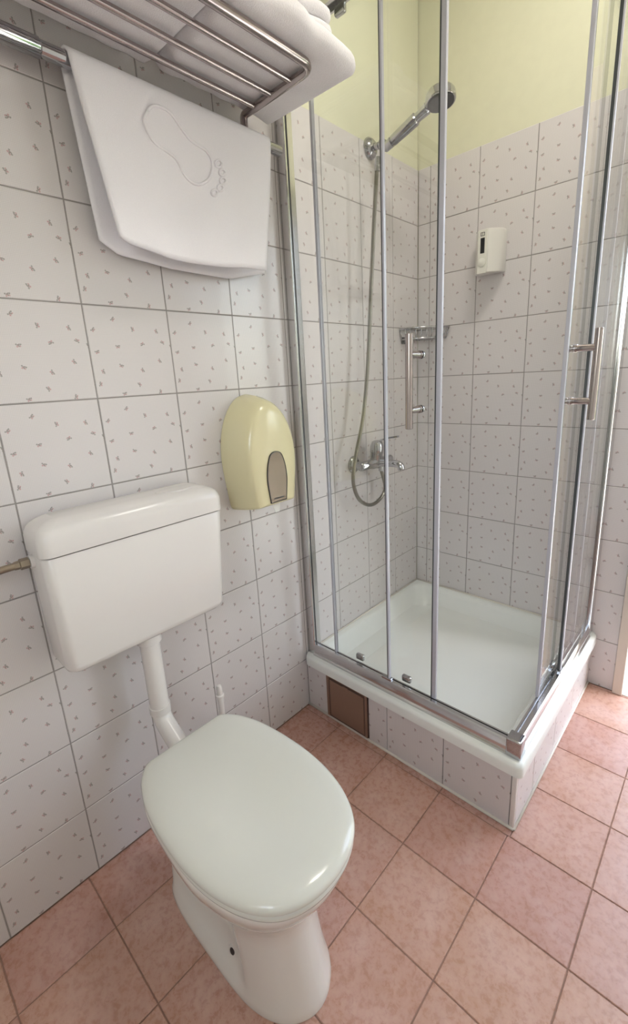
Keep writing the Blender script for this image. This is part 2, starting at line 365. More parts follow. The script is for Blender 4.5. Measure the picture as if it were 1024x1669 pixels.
MB().box(.101, .283, PY0 - .006, PY0 - .003, .176, .183, .001).box(.101, .112, PY0 - .006, PY0 - .003, .010, .176, .001).box(.274, .283, PY0 - .006, PY0 - .003, .010, .176, .001).build('panel_rim', 'brown', ap)
MB().box(.182, .204, PY0 - .010, PY0 - .005, .164, .172, .001).build('latch', 'brown', ap)

TX1, TY0, TZ = .786, -.803, .226
tr = empty('shower_tray', (.39, -.40, .187), 'square white shower tray with raised rim on the tiled plinth', 'shower tray')
def ring3(a, z): return [(x, y, z) for x, y in a]
rings = [ring3(rrect(.10, .66, -.67, -.10, .05), .112), ring3(rrect(.02, .735, -.75, -.02, .05), .188), ring3(rrect(.003, TX1, TY0, -.003, .018), .188), ring3(rrect(.003, TX1, TY0, -.003, .018), .214), ring3(rrect(.003, TX1 - .003, TY0 + .003, -.003, .018), .222),
         ring3(rrect(.003, TX1 - .010, TY0 + .010, -.003, .016), TZ), ring3(rrect(.022, .722, -.735, -.022, .05), TZ), ring3(rrect(.028, .716, -.729, -.028, .055), TZ - .004),
         ring3(rrect(.034, .710, -.722, -.034, .06), TZ - .020), ring3(rrect(.060, .685, -.698, -.060, .07), .145), ring3(rrect(.080, .665, -.678, -.080, .07), .132), ring3(rrect(.12, .63, -.64, -.12, .07), .126),
         ring3(rrect(.36, .40, -.41, -.37, .01), .120)]
MB().loft(rings, True, True).build('basin', 'tray', tr, True, 50)
MB().tube([(.003, -.004, TZ + .001), (.724, -.004, TZ + .001)], .004, 8).tube([(.004, -.003, TZ + .001), (.004, -.74, TZ + .001)], .004, 8).build('sealant', 'caulk', tr, True)

# ---------------------------------------------------------------- shower enclosure
en = empty('shower_enclosure', (.38, -.39, TZ), 'corner entry shower enclosure of clear glass with chrome profiles', 'shower enclosure')
GT, ZR = 2.085, TZ       # top of glass, bottom of rails
def profile(name, pts, axis, a, b, m, parent, auto=30):
    """extrude a closed cross-section; axis x: pts are (y,z), axis y: pts are (x,z)"""
    f = (lambda t: [(t, p, q) for p, q in pts]) if axis == 'x' else (lambda t: [(p, t, q) for p, q in pts])
    return MB().loft([f(a), f(b)]).build(name, m, parent, True, auto)
def mir(pts): return [(-p - .012, q) for p, q in pts]      # front section (y,z) -> side section (x,z)
FB = [(-.784, ZR), (-.784, ZR + .006), (-.780, ZR + .009), (-.779, ZR + .034), (-.774, ZR + .042), (-.764, ZR + .042), (-.763, ZR + .030), (-.756, ZR + .030), (-.755, ZR + .038), (-.750, ZR + .038), (-.748, ZR)]
CX, CY = .772 - .016, -.784 + .016
profile('bottom_rail', FB, 'x', .034, CX - .012, 'rail', en); profile('bottom_rail', mir(FB), 'y', CY + .012, -.055, 'rail', en)
TB = [(-.782, GT + .0), (-.782, GT + .030), (-.776, GT + .034), (-.750, GT + .034), (-.746, GT + .030), (-.746, GT - .0), (-.752, GT - .0), (-.752, GT + .018), (-.774, GT + .018), (-.774, GT)]
profile('top_rail', TB, 'x', .0, CX - .012, 'rail', en); profile('top_rail', mir(TB), 'y', CY + .012, 0, 'rail', en)
for z0, z1 in ((ZR - .0, ZR + .056), (GT - .004, GT + .038)):
    MB().box(CX - .021, CX + .018, CY - .018, CY + .021, z0, z1, .004).build('corner_block', 'chrome', en, True, 40)
LP = [(.0, -.778), (.034, -.778), (.036, -.776), (.036, -.771), (.028, -.771), (.028, -.764), (.036, -.764), (.036, -.744), (.034, -.742), (.0, -.742)]
MB().loft([[(x, y, ZR) for x, y in LP], [(x, y, GT + .03) for x, y in LP]]).build('wall_profile', 'rail', en, True, 30)
MB().loft([[(-y - .012, -x * 1.5, ZR) for x, y in LP], [(-y - .012, -x * 1.5, GT + .03) for x, y in LP]]).build('wall_profile', 'rail', en, True, 30)
# fixed panels: front y=-.768, side x=.756
GY, DY = -.7675, -.7530
FX, SX0, SX1 = .357, .128, .503
fx = MB().box(.030, FX, GY - .003, GY + .003, ZR + .034, GT + .012).build('fixed_panel', 'glass', en); fx['label'] = 'fixed clear glass panel facing the toilet'
MB().box(FX, FX + .005, GY - .005, GY + .004, ZR + .036, GT).build('edge_seal', 'seal', fx); MB().box(FX - .0035, FX, GY - .0045, GY + .0035, ZR + .036, GT).build('edge_gasket', 'gasket', fx)
MB().box(.029, .034, GY - .005, GY + .005, ZR + .036, GT).build('glazing_gasket', 'gasket', fx)
MB().box(.036, FX + .006, GY - .0050, GY - .0031, ZR + .036, ZR + .0415).box(FX - .024, FX + .012, GY - .008, GY + .005, ZR + .040, ZR + .049, .002).build('panel_foot', 'chrome', fx)
GX, DX = .7555, .7410
SF = -.395
fs = MB().box(GX - .003, GX + .003, SF, -.045, ZR + .034, GT + .012).build('fixed_panel', 'glass', en); fs['label'] = 'fixed clear glass panel on the side facing the doorway'
MB().box(GX + .0020, GX + .0055, SF - .004, SF + .004, ZR + .036, GT).build('edge_seal', 'seal', fs); MB().box(GX - .0055, GX + .0020, SF - .004, SF - .0002, ZR + .036, GT).build('edge_gasket', 'gasket', fs)
MB().box(GX + .0031, GX + .0050, SF - .006, -.054, ZR + .036, ZR + .0415).box(GX - .005, GX + .008, SF - .012, SF + .024, ZR + .040, ZR + .049, .002).build('panel_foot', 'chrome', fs)
MB().box(GX - .005, GX + .005, -.052, -.0435, ZR + .036, GT).build('glazing_gasket', 'gasket', fs)
def handle(door, base, out, z0, z1, za, zb):
    b = Vector(base); o = Vector(out)
    MB().lathe(b + o * .052 + Vector((0, 0, z0)), (0, 0, 1), [(0, .0), (0, .0085), (.001, .0095), (z1 - z0 - .001, .0095), (z1 - z0, .0085), (z1 - z0, 0)], 20).build('handle_bar', 'steel', door, True, 40)
    for z in (za, zb):
        p = b + Vector((0, 0, z))
        MB().lathe(p + o * .003, o, [(0, 0), (0, .0105), (.005, .0105), (.0055, .0088), (.045, .0088), (.045, 0)], 18).build('standoff', 'steel', door, True, 40)
        MB().lathe(p - o * .003, -o, [(0, 0), (0, .010), (.003, .0105), (.008, .0095), (.010, .005), (.011, 0)], 18).build('inner_cap', 'chrome', door, True, 40)
def roller(door, c, axis_x):
    a, b = ((.016, .007) if axis_x else (.007, .016)); x, y, z = c
    MB().box(x - a, x + a, y - b, y + b, z - .010, z + .012, .005).build('roller', 'chrome', door, True, 40)
d1 = MB().box(SX0, SX1, DY - .003, DY + .003, ZR + .040, GT + .012).build('sliding_door', 'glass', en); d1['label'] = 'sliding glass door slid half open on the side facing the toilet'
MB().box(SX1, SX1 + .013, DY - .005, DY + .005, ZR + .040, GT + .01, .002).build('magnet_seal', 'seal', d1, True, 40); MB().box(SX1 - .003, SX1 + .0002, DY - .0045, DY + .0045, ZR + .040, GT + .01).build('seal_lip', 'gasket', d1)
MB().box(SX0 - .008, SX0, DY - .007, DY + .004, ZR + .040, GT + .01).build('trailing_seal', 'seal', d1)
handle(d1, (.455, DY, 0), (0, -1, 0), 1.078, 1.310, 1.1245, 1.2605)
for x in (.226, .410): roller(d1, (x, DY + .006, ZR + .055), True); roller(d1, (x, DY + .006, GT - .006), True)
SY0, SY1 = -.553, -.205
d2 = MB().box(DX - .003, DX + .003, SY0, SY1, ZR + .040, GT + .012).build('sliding_door', 'glass', en); d2['label'] = 'sliding glass door slid half open on the side facing the doorway'
MB().box(DX - .005, DX + .005, SY0 - .010, SY0, ZR + .040, GT + .01, .002).build('magnet_seal', 'seal', d2, True, 40); MB().box(DX - .0045, DX + .0045, SY0 - .0002, SY0 + .003, ZR + .040, GT + .01).build('seal_lip', 'gasket', d2)
MB().box(DX - .004, DX + .007, SY1, SY1 + .008, ZR + .040, GT + .01).build('trailing_seal', 'seal', d2)
handle(d2, (DX, -.490, 0), (1, 0, 0), 1.078, 1.300, 1.125, 1.255)
for y in (-.40, -.29): roller(d2, (DX - .006, y, ZR + .055), False); roller(d2, (DX - .006, y, GT - .006), False)

# ---------------------------------------------------------------- shower mixer, hose, handset
mx = empty('shower_mixer', (0, -.40, .885), 'chrome single lever shower mixer on the shower wall', 'shower mixer')
BZ = .886
for y in (-.472, -.328):
    MB().lathe((.0005, y, BZ), (1, 0, 0), [(0, 0), (0, .034), (.004, .034), (.012, .026), (.020, .016), (.020, 0)], 28).build('escutcheon', 'chrome', mx, True, 50)
MB().lathe((.055, -.500, BZ), (0, 1, 0), [(0, 0), (0, .015), (.003, .017), (.055, .017), (.075, .022), (.125, .022), (.145, .017), (.197, .017), (.20, .015), (.2, 0)], 24).tube([(.015, -.472, BZ), (.055, -.472, BZ)], .014).tube([(.015, -.328, BZ), (.055, -.328, BZ)], .014).build('body', 'chrome', mx, True, 45)
MB().lathe((.055, -.40, BZ + .008), (.12, 0, 1), [(0, 0), (0, .024), (.030, .024), (.034, .026), (.058, .026), (.074, .021), (.080, .010), (.082, 0)], 24).build('cartridge_dome', 'chrome', mx, True, 45)
MB().loft([[(x, -.40 + s * w, z + t) for s, t in ((-1, -.003), (1, -.003), (1, .003), (-1, .003))] for x, w, z in ((.062, .016, .962), (.080, .016, .974), (.115, .010, .986), (.150, .008, .992), (.158, .006, .993))]).build('lever', 'chrome', mx, True, 50)
sp = spline([(.06, -.40, BZ - .002), (.10, -.40, BZ + .002), (.145, -.40, BZ + .004), (.166, -.40, BZ - .002), (.171, -.40, BZ - .018)], 6)
MB().tube(sp, [.020] * 2 + [.014] * (len(sp) - 4) + [.013, .012], 16).build('spout', 'chrome', mx, True, 50)
MB().lathe((.05, -.358, BZ - .018), (0, 0, -1), [(0, 0), (0, .011), (.022, .011), (.022, 0)], 16).build('hose_outlet', 'chrome', mx, True, 45)
ho = empty('shower_hose', (.05, -.40, .7), 'long ribbed chrome shower hose looping below the mixer', 'shower hose')
hp = [on(0, x, px, py) for x, px, py in ((.095, 616, 262), (.085, 612, 320), (.072, 606, 450), (.064, 600, 590), (.062, 592, 680), (.062, 580, 745), (.060, 576, 785), (.058, 585, 813), (.055, 602, 823), (.052, 618, 815), (.050, 628, 795))] + [Vector((.05, -.358, BZ - .038))]
hs_ = spline(hp, 40); L_ = 0; pts = []; step = .0035; acc = 0
pts.append(hs_[0])
for a, b in zip(hs_[:-1], hs_[1:]):
    seg = (b - a).length; t = step - acc
    while t <= seg: pts.append(a.lerp(b, t / seg)); t += step
    acc = seg - (t - step)
MB().tube(pts, [.0076 if i % 2 else .0064 for i in range(len(pts))], 10).build('ribbed_tube', 'hose_steel', ho, True, 80)
for p, d in ((hp[0], hp[0] - hp[1]),): MB().lathe(p - d.normalized() * .03, d, [(0, 0), (0, .0085), (.025, .0095), (.04, .0095), (.04, 0)], 16).build('ferrule', 'chrome', ho, True, 45)
hw = empty('handset_bracket', (0, -.335, 1.975), 'round chrome wall bracket holding the hand shower', 'shower bracket')
BR = on(0, 0.0, 602, 243); HC = Vector((.088, -.335, 1.962))
MB().lathe((.0005, BR.y, BR.z), (1, 0, 0), [(0, 0), (0, .034), (.005, .034), (.014, .028), (.022, .018), (.022, 0)], 28).build('rose', 'chrome', hw, True, 50)
MB().tube([Vector((.015, BR.y, BR.z)), Vector((.05, BR.y, BR.z - .004))], .011, 16).lathe(Vector((.040, BR.y, BR.z - .004)), (1, 0, -.05), [(0, 0), (.002, .012), (.010, .017), (.020, .017), (.028, .011), (.030, 0)], 20).build('ball_joint', 'chrome', hw, True, 50)
hd = empty('hand_shower', HC, 'chrome hand shower with round head pointing down into the shower', 'hand shower')
Hd = on(1, -.335, 708, 166)
ax = (Hd - HC).normalized()
MB().lathe(HC - ax * .018, ax, [(0, 0), (0, .014), (.028, .016), (.030, .013), (.034, .013)], 18).build('holder_cup', 'chrome', hw, True, 45)
ln = (Hd - HC).length
MB().lathe(HC - ax * .022, ax, [(0, 0), (0, .010), (.034, .0115), (.038, .0165), (ln * .74, .0190), (ln * .76, .0150), (ln * .80, .0140), (ln * .98, .017), (ln * 1.02, .012), (ln * 1.02, 0)], 20).build('handle', 'chrome', hd, True, 40)
hn = Vector((.14, -.06, -1)).normalized(); hc = Hd + ax * .022 + Vector((0, 0, -.006))
MB().lathe(hc - hn * .022, hn, [(0, 0), (.0, .030), (.004, .040), (.012, .045), (.030, .046), (.034, .044), (.034, 0)], 30).build('head', 'chrome', hd, True, 40)
MB().lathe(hc + hn * .0125, hn, [(0, 0), (0, .040), (.002, .0395), (.003, .030), (.002, 0)], 30).build('spray_face', 'shower_face', hd, True, 40)

# ---------------------------------------------------------------- soap dispenser, basket
sd = empty('soap_dispenser', (.316, 0, 1.56), 'pale grey wall soap dispenser on the back wall', 'soap dispenser')
def soap_ring(z, k, dz=0): 
    pts = [(.266, -.001), (.2665, -.030), (.274, -.052), (.290, -.080), (.297, -.088), (.304, -.0895), (.328, -.0895), (.335, -.088), (.342, -.080), (.358, -.052), (.3655, -.030), (.366, -.001)]
    return [(.316 + (x - .316) * k, y * k, z + (dz * (-y / .09))) for x, y in pts]
MB().loft([soap_ring(1.560, .97, -.006), soap_ring(1.563, 1, -.008), soap_ring(1.690, 1, -.002), soap_ring(1.700, .97, -.004), soap_ring(1.704, .9, -.006)]).build('body', 'soap_plastic', sd, True, 35)
MB().box(.299, .333, -.0925, -.089, 1.5525, 1.694, .001).build('front_plate', 'white_button', sd)
MB().box(.309, .324, -.0940, -.092, 1.618, 1.668, .0008).build('level_window', 'dark', sd)
MB().lathe((.3155, -.0915, 1.588), (0, -1, 0), [(0, 0), (0, .0145), (.003, .0145), (.0045, .012), (.005, 0)], 24).build('push_button', 'white_button', sd, True, 40)
mk = MB(); 
for a, b, c, d in ((.3085, .3105, 1.674, 1.686), (.3150, .3165, 1.675, 1.685), (.3215, .3235, 1.674, 1.686), (.3085, .3235, 1.6845, 1.686), (.3085, .3235, 1.674, 1.6755)): mk.box(a, b, -.0932, -.0924, c, d)
mk.build('emblem', 'grime', sd)
bk = empty('soap_basket', (.04, -.04, 1.35), 'chrome wire soap basket fixed in the shower corner', 'soap basket')
def basket_curve(z, r=.150, i=.006):
    return [Vector((i, -r, z))] + [Vector((i + (r - i) * math.sin(q), -i - (r - i) * math.cos(q), z)) for q in (R(9 * k) for k in range(1, 10))] + [Vector((r, -i, z))]
for z, r in ((1.392, .150), (1.352, .135)):
    MB().tube(basket_curve(z, r), .0042, 8).tube([(.006, -r, z), (.006, -.006, z)], .003, 8).tube([(.006, -.006, z), (r, -.006, z)], .003, 8).build('wire_rim', 'chrome', bk, True)
for k in range(11):
    q = R(9 * k); a = Vector((.006 + .144 * math.sin(q), -.006 - .144 * math.cos(q), 1.392)); b = Vector((.006 + .129 * math.sin(q), -.006 - .129 * math.cos(q), 1.352))
    MB().tube([a, a.lerp(b, .7), b, Vector((.02 + .02 * math.sin(q), -.02 - .02 * math.cos(q), 1.350))], .0028, 6).build('wire', 'chrome', bk, True)
MB().box(.0005, .010, -.130, -.105, 1.335, 1.362, .003).build('wall_clip', 'dark', bk)

# ---------------------------------------------------------------- towel rack
YR = -.930; ZS = 1.8686
rk = empty('towel_rack', (0, -1.24, 1.82), 'chrome hotel towel rack with shelf bars and hanging rail on the tiled wall', 'towel rack')
YL = -1.56; BX = (.097, .160, .226); FRX = .292
sidepts = lambda y: None
frame = spline([(.05, YR, 1.835), (.05, YR, ZS - .006), (.056, YR, ZS)], 4) + [Vector((.26, YR, ZS))] + [Vector((.262 + .030 * math.sin(R(a)), YR - .030 + .030 * math.cos(R(a)), ZS)) for a in range(15, 91, 15)]
left = [Vector((p.x, YL + (YR - p.y), p.z)) for p in frame][::-1]
MB().tube(frame + left, .0095, 14).build('shelf_frame', 'steel', rk, True, 60)
for x in BX: MB().tube([(x, YR, ZS), (x, YL, ZS)], .0065, 12).build('shelf_bar', 'steel', rk, True, 60)
RL = MB(); RL.lathe((.050, -1.72, 1.822), (0, 1, 0), [(0, 0), (0, .012), (.003, .0138), (.907, .0138), (.910, .012), (.910, 0)], 20); RL.build('towel_rail', 'chrome', rk, True, 50)
for y in (-.925, -1.60): MB().lathe((.0005, y, 1.822), (1, 0, 0), [(0, 0), (0, .022), (.006, .022), (.008, .011), (.048, .011), (.048, 0)], 18).build('wall_mount', 'chrome', rk, True, 45)
MB().lathe((.050, -1.72, 1.822), (0, 1, 0), [(0, 0), (0, .0162), (.315, .0162), (.318, .014), (.318, 0)], 20).build('rail_sleeve', 'chrome', rk, True, 50)

# towel hanging over the rail
def lerp(a, b, t): return a + (b - a) * t
def interp(t, tab):
    for (a, va), (b, vb) in zip(tab[:-1], tab[1:]):
        if t <= b: return va + (vb - va) * (0 if b == a else max(0, (t - a) / (b - a)))
    return tab[-1][1]
def edge_from(px, x): return [on(0, x, *p) for p in px]
fb = edge_from([(193, 386), (203, 397), (258, 419), (328, 431), (433, 441)], .082)      # front hem
bb = edge_from([(164, 390), (187, 413), (258, 434), (363, 451), (433, 445)], .030)      # rear hem
ft = (-1.361, -.862)
NU, NV = 40, 26
def front_pt(u, v):      # u along rail, v 0 top .. 1 hem
    yt = lerp(ft[0], ft[1], u); k = u * (len(fb) - 1); i = min(int(k), len(fb) - 2)
    us = [0, .045, .27, .565, 1]
    zb = interp(u, list(zip(us, [p.z for p in fb]))); yb = lerp(fb[0].y, fb[-1].y, u)
    z = lerp(1.8368, zb, v); y = lerp(yt, yb, v ** 1.15)
    x = .0665 + .016 * v + .004 * math.sin(u * 9 + .6) * v + .003 * math.sin(u * 21 + v * 3) * v * (1 - v * .4)
    if v < .06: x = lerp(.050, x, math.sin(v / .06 * math.pi / 2)); z = 1.8368 - .016 * (1 - math.cos(v / .06 * math.pi / 2)) if v < .06 else z
    return Vector((x, y, z))
def back_pt(u, v):
    yt = lerp(ft[0], ft[1], u); zb = interp(u, list(zip([0, .08, .35, .74, 1], [p.z for p in bb]))); yb = lerp(bb[0].y, bb[-1].y, u)
    z = lerp(1.8368, zb, v); y = lerp(yt, yb, v)
    x = .0335 - .008 * v + .003 * math.sin(u * 7) * v
    if v < .06: x = lerp(.050, x, math.sin(v / .06 * math.pi / 2)); z = 1.8368 - .016 * (1 - math.cos(v / .06 * math.pi / 2))
    return Vector((x, y, z))
vs = [0, .015, .03, .045, .06, .10] + [.10 + .9 * k / NV for k in range(1, NV + 1)]
rows = [[front_pt(u / NU, v) for u in range(NU + 1)] for v in vs[::-1]] + [[back_pt(u / NU, v) for u in range(NU + 1)] for v in vs[1:]]
ht = MB(); ht.loft(rows, False, False, closed=False)
ht = ht.build('hanging_towel', 'towel2', None, True); tag(ht, 'white bath mat towel with woven footprint hanging on the chrome rail', 'towel')
sm = ht.modifiers.new('thickness', 'SOLIDIFY'); sm.thickness = .0055; sm.offset = 1
def on_towel(px, py, off=.0066):
    p = on(0, .072, px, py)
    for _ in range(6):
        u = (p.y - ft[0]) / (ft[1] - ft[0]); v = (1.8368 - p.z) / .33
        u += (p.y - front_pt(max(0, min(1, u)), max(0, min(1, v))).y) / (ft[1] - ft[0])
        p = on(0, front_pt(max(0, min(1, u)), max(0, min(1, v))).x + off, px, py)
    return p
foot = [(410, 310), (402, 342), (430, 395), (488, 440), (515, 488), (548, 513), (582, 497), (591, 455), (574, 420), (535, 393), (508, 362), (478, 318), (450, 299), (425, 295)]
fpts = [on_towel(a * .5859, b * .5859) for a, b in foot]
emb = MB(); fc = spline(fpts, 6, True)
emb.tube(fc + [fc[0]], .0032, 8)
for a, b, r in ((608, 455, 9), (618, 480, 8), (620, 503, 8), (613, 523, 8), (597, 536, 8)):
    cpt = [on_towel((a + r * math.cos(q)) * .5859, (b + r * 1.1 * math.sin(q)) * .5859) for q in (2 * math.pi * k / 10 for k in range(11))]
    emb.tube(cpt, .0026, 8)
emb = emb.build('footprint_motif', 'welt', ht, True); emb['label'] = 'raised woven outline of a bare foot'

# folded towels on the shelf
def folded(name, x0, x1, y0, y1, z0, z1, label, layers=2, seed=1, droop=0.0, sag=0.0):
    rd = random.Random(seed); e = empty(name, ((x0 + x1) / 2, (y0 + y1) / 2, z0), label, 'towel', 'folded towels on the rack shelf')
    h = (z1 - z0) / layers; ph = rd.random() * 6
    for k in range(layers):
        a, b = z0 + k * h, z0 + (k + 1) * h; r = h / 2
        rings = []; n = 30
        ys = [y0 + (y1 - y0) * t for t in (0, .004, .015, .04)] + [y0 + (y1 - y0) * t / 16 for t in range(1, 16)] + [y0 + (y1 - y0) * t for t in (.96, .985, .996, 1)]
        for y in ys:
            t = (y - y0) / (y1 - y0); q = min(y - y0, y1 - y); s = 1 if q > r else math.sqrt(max(0, 1 - (1 - q / r) ** 2)); s = max(s, .25)
            dz = -droop * max(0, (t - .62) / .38) ** 2 - droop * .5 * max(0, (.2 - t) / .2) ** 2
            wav = .004 * math.sin(y * 31 + ph) + .003 * math.sin(y * 57 + ph * 2 + k)
            ring = []
            zc = (a + b) / 2
            for (xx, zz) in rrect(x0 + r * (1 - s) - .002 * k, x1 + wav - r * (1 - s), zc - r * s, zc + r * s, r * s * .96, 6):
                fx_ = (xx - x0) / (x1 - x0)
                ring.append((xx, y + (.004 * math.sin(xx * 40 + ph) if q < .03 else 0), zz + dz - sag * max(0, fx_ - .8) / .2 - .0015 * math.sin(y * 90 + xx * 60)))
            rings.append(ring)
        MB().loft(rings).build('fold', 'towel', e, True)
    return e
folded('folded_towel', .034, .338, -1.168, -.826, ZS + .0125, ZS + .062, 'lower folded white towel overhanging the right end of the rack', 1, 3, .010, .001)
folded('folded_towel', .040, .300, -1.150, -.870, ZS + .066, ZS + .125, 'upper folded white towel stacked at the right end of the rack', 2, 5)
folded('folded_towel', .030, .330, -1.66, -1.169, ZS + .0125, ZS + .062, 'lower folded white towel at the left end of the rack', 1, 8, .0)
folded('folded_towel', .036, .305, -1.64, -1.175, ZS + .066, ZS + .125, 'upper folded white towel stacked at the left end of the rack', 2, 9)

# ---------------------------------------------------------------- paper dispenser
pd = empty('paper_dispenser', (0, -.955, .86), 'cream rounded toilet paper dispenser on the tiled wall', 'paper dispenser')
PYC, PZ0, PZ1 = -.969, .852, 1.182
half = [(0, 0), (.074, 0), (.084, .004), (.0885, .016), (.096, .07), (.1025, .13), (.1025, .18), (.095, .225), (.080, .266), (.058, .299), (.031, .321), (0, .330)]
def pd_ring(x, s, lift=0, n=6):
    h = spline([(a, b, 0) for a, b in half], 5); right = [(p.x, p.y) for p in h]
    pts = right + [(-a, b) for a, b in right[::-1][1:-1]]
    return [(x, PYC + a * s, PZ0 + lift + (b - .0) * (1 - (1 - s) * .92)) for a, b in pts]
MB().loft([pd_ring(.001, 1.0), pd_ring(.012, 1.0), pd_ring(.050, .97, .004), pd_ring(.085, .915, .009), pd_ring(.100, .87, .012), pd_ring(.108, .825, .014), pd_ring(.112, .775, .016), pd_ring(.1155, .60, .020), pd_ring(.1175, .40, .026), pd_ring(.1180, .20, .040)]).build('cover', 'cream_plastic', pd, True, 60)
def arch(x, hw, z0, z1, yc, n=18):
    pts = [(hw * .80, 0), (hw * .98, .35), (hw, .5), (hw * .9, .72), (hw * .62, .92), (hw * .3, .985), (0, 1)]
    h = [(p.x, p.y) for p in spline([(a, b, 0) for a, b in pts], 4)]
    pts = h + [(-a, b) for a, b in h[::-1][1:]]
    return [(x, yc + a, z0 + (z1 - z0) * b) for a, b in pts]
WYC = -.970
MB().loft([arch(.108, .0375, .8745, 1.0225, WYC), arch(.1212, .0375, .8745, 1.0225, WYC), arch(.1212, .0350, .877, 1.0195, WYC), arch(.117, .0350, .877, 1.0195, WYC)], True, False).build('window_rim', 'grime', pd, True, 40)
vw = MB().loft([arch(.108, .0352, .8768, 1.0197, WYC), arch(.1205, .0352, .8768, 1.0197, WYC)]).build('viewing_window', 'window_smoke', pd); vw['label'] = 'smoky brown viewing window'
MB().box(.1204, .1210, WYC - .018, WYC + .020, .884, .888).build('print', 'grime', vw)
tp = MB().loft([[(x, y, z) for x, y in ((.060, -.945), (.060, -.915), (.061, -.915), (.061, -.945))] if z > .83 else [(x, y, z) for x, y in ((.060, -.936), (.060, -.920), (.061, -.920), (.061, -.936))] for z in (.862, .845, .822)]).build('paper_sheet', 'paper'); tag(tp, 'torn white paper sheet hanging below the cream dispenser', 'toilet paper')

# ---------------------------------------------------------------- cistern
ci = empty('toilet_cistern', (.06, -1.376, .63), 'white plastic wall hung toilet cistern above the toilet', 'cistern')
CY0, CY1, CD = -1.588, -1.166, .122
def cr(z, i, r=.022): return [(x, y, z) for x, y in rrect(.004 + i * .3, CD - i, CY0 + i, CY1 - i, r)]
def crt(z, i, t, r=.022): return [(x, y, z) for x, y in rrect(.004 + i * .3, CD - i, CY0 + i + t * .004, CY1 - i - t * .024, r)]
MB().loft([crt(.632, .020, 1), crt(.635, .010, 1), crt(.642, .003, 1), crt(.652, 0, .97), crt(.75, 0, .6), crt(.895, 0, 0), crt(.8985, .002, 0)]).build('tank', 'plastic', ci, True, 50)
cl = MB().loft([cr(.9005, .002), cr(.902, -.002), cr(.935, -.002, .022), cr(.945, .001, .022), cr(.953, .005, .022), cr(.959, .012, .022), cr(.964, .023, .020), cr(.967, .036, .016), cr(.968, .045, .008)]).build('tank_lid', 'plastic', ci, True, 60)
bx, by = .064, -1.262
oval = lambda s, z: [(bx +   .026 * s * math.cos(q), by + .054 * s * math.sin(q), z) for q in (2 * math.pi * k / 32 for k in range(32))]
MB().loft([oval(1.02, .955), oval(1.02, .9680), oval(1.0, .9680), oval(1.0, .9672), oval(.96, .9672), oval(.95, .9688), oval(.7, .9694), oval(.1, .9696)]).build('flush_button', 'plastic', ci, True, 40)
MB().lathe((.050, CY0 - .001, .884), (0, -1, 0), [(0, 0), (-.004, .014), (.006, .014), (.006, 0)], 16).build('inlet_nipple', 'plastic', ci, True, 45)
wh = empty('water_supply_hose', (.05, -1.70, .84), 'tarnished metal supply hose screwed into the cistern side', 'pipe')
MB().lathe((.050, CY0 - .008, .884), (0, -1, 0), [(0, 0), (0, .0115), (.016, .0115), (.017, .009), (.026, .0085), (.026, 0)], 6).build('union_nut', 'brass', wh)
MB().tube(spline([(.050, CY0 - .030, .884), (.050, CY0 - .07, .882), (.045, CY0 - .13, .868), (.030, CY0 - .18, .84), (.003, CY0 - .20, .82)], 6), .0075, 12).build('hose', 'brass', wh, True)
fp = empty('flush_pipe', (.075, -1.39, .40), 'white plastic flush pipe bending from the cistern to the toilet bowl', 'pipe')
fpp = [Vector((.078, -1.392, .634)), Vector((.078, -1.392, .415))] + [Vector((.078 + .045 * (1 - math.cos(R(a))), -1.392, .415 - .045 * math.sin(R(a)))) for a in range(10, 61, 10)]
d_ = Vector((math.sin(R(60)), 0, -math.cos(R(60)))); fpp.append(fpp[-1] + d_ * .115)
MB().tube(fpp, .0235, 20).build('bent_pipe', 'plastic', fp, True, 50)
MB().lathe((.078, -1.392, .632), (0, 0, -1), [(0, 0), (0, .030), (.020, .030), (.022, .027), (.022, 0)], 24).build('pipe_collar', 'plastic', fp, True, 45)
MB().lathe(fpp[1] + Vector((0, 0, .012)), (0, 0, -1), [(0, 0), (0, .0262), (.020, .0262), (.020, 0)], 24).build('pipe_collar', 'plastic', fp, True, 45)

# ---------------------------------------------------------------- toilet
TYC = -1.395
wc = empty('toilet', (.42, TYC, 0), 'white floor standing toilet with its lid closed', 'toilet')
LID = [(0, .58), (.012, .65), (.05, .745), (.10, .825), (.2, .92), (.32, .975), (.44, 1), (.56, .998), (.68, .955), (.78, .875), (.86, .765), (.92, .63), (.96, .475), (.985, .30), (.996, .15), (1, 0)]
def egg(z, xr, xf, hw, tab, k=1.0, n=5):
    pts = [(p.x, p.y) for p in spline([(u, w, 0) for u, w in tab], n)]
    pts = [(min(max(u, 0), 1), max(w, 0)) for u, w in pts]
    full = pts[:-1] + [(1, 0)] + [(u, -w) for u, w in pts[::-1][1:]]
    cx = (xr + xf) / 2
    return [(cx + (lerp(xr, xf, u) - cx) * k, TYC + w * hw * k, z) for u, w in full]
def lidr(z, inset, xr=.198, xf=.673, hw=.163): return egg(z, xr + inset * .8, xf - inset, hw - inset, LID)
MB().loft([lidr(.386, .004), lidr(.387, .001), lidr(.392, 0), lidr(.398, .002), lidr(.4025, .007), lidr(.406, .016), lidr(.4085, .035), lidr(.4105, .07), lidr(.411, .11)]).build('lid', 'lid', wc, True, 60)
MB().loft([lidr(.366, .010), lidr(.369, .004), lidr(.376, .002), lidr(.382, .005), lidr(.3845, .010)]).build('seat', 'lid', wc, True, 60)
PED = [(0, 0), (.004, .55), (.03, .80), (.10, .93), (.25, 1), (.55, 1), (.70, .97), (.80, .89), (.88, .75), (.94, .56), (.98, .32), (.995, .15), (1, 0)]
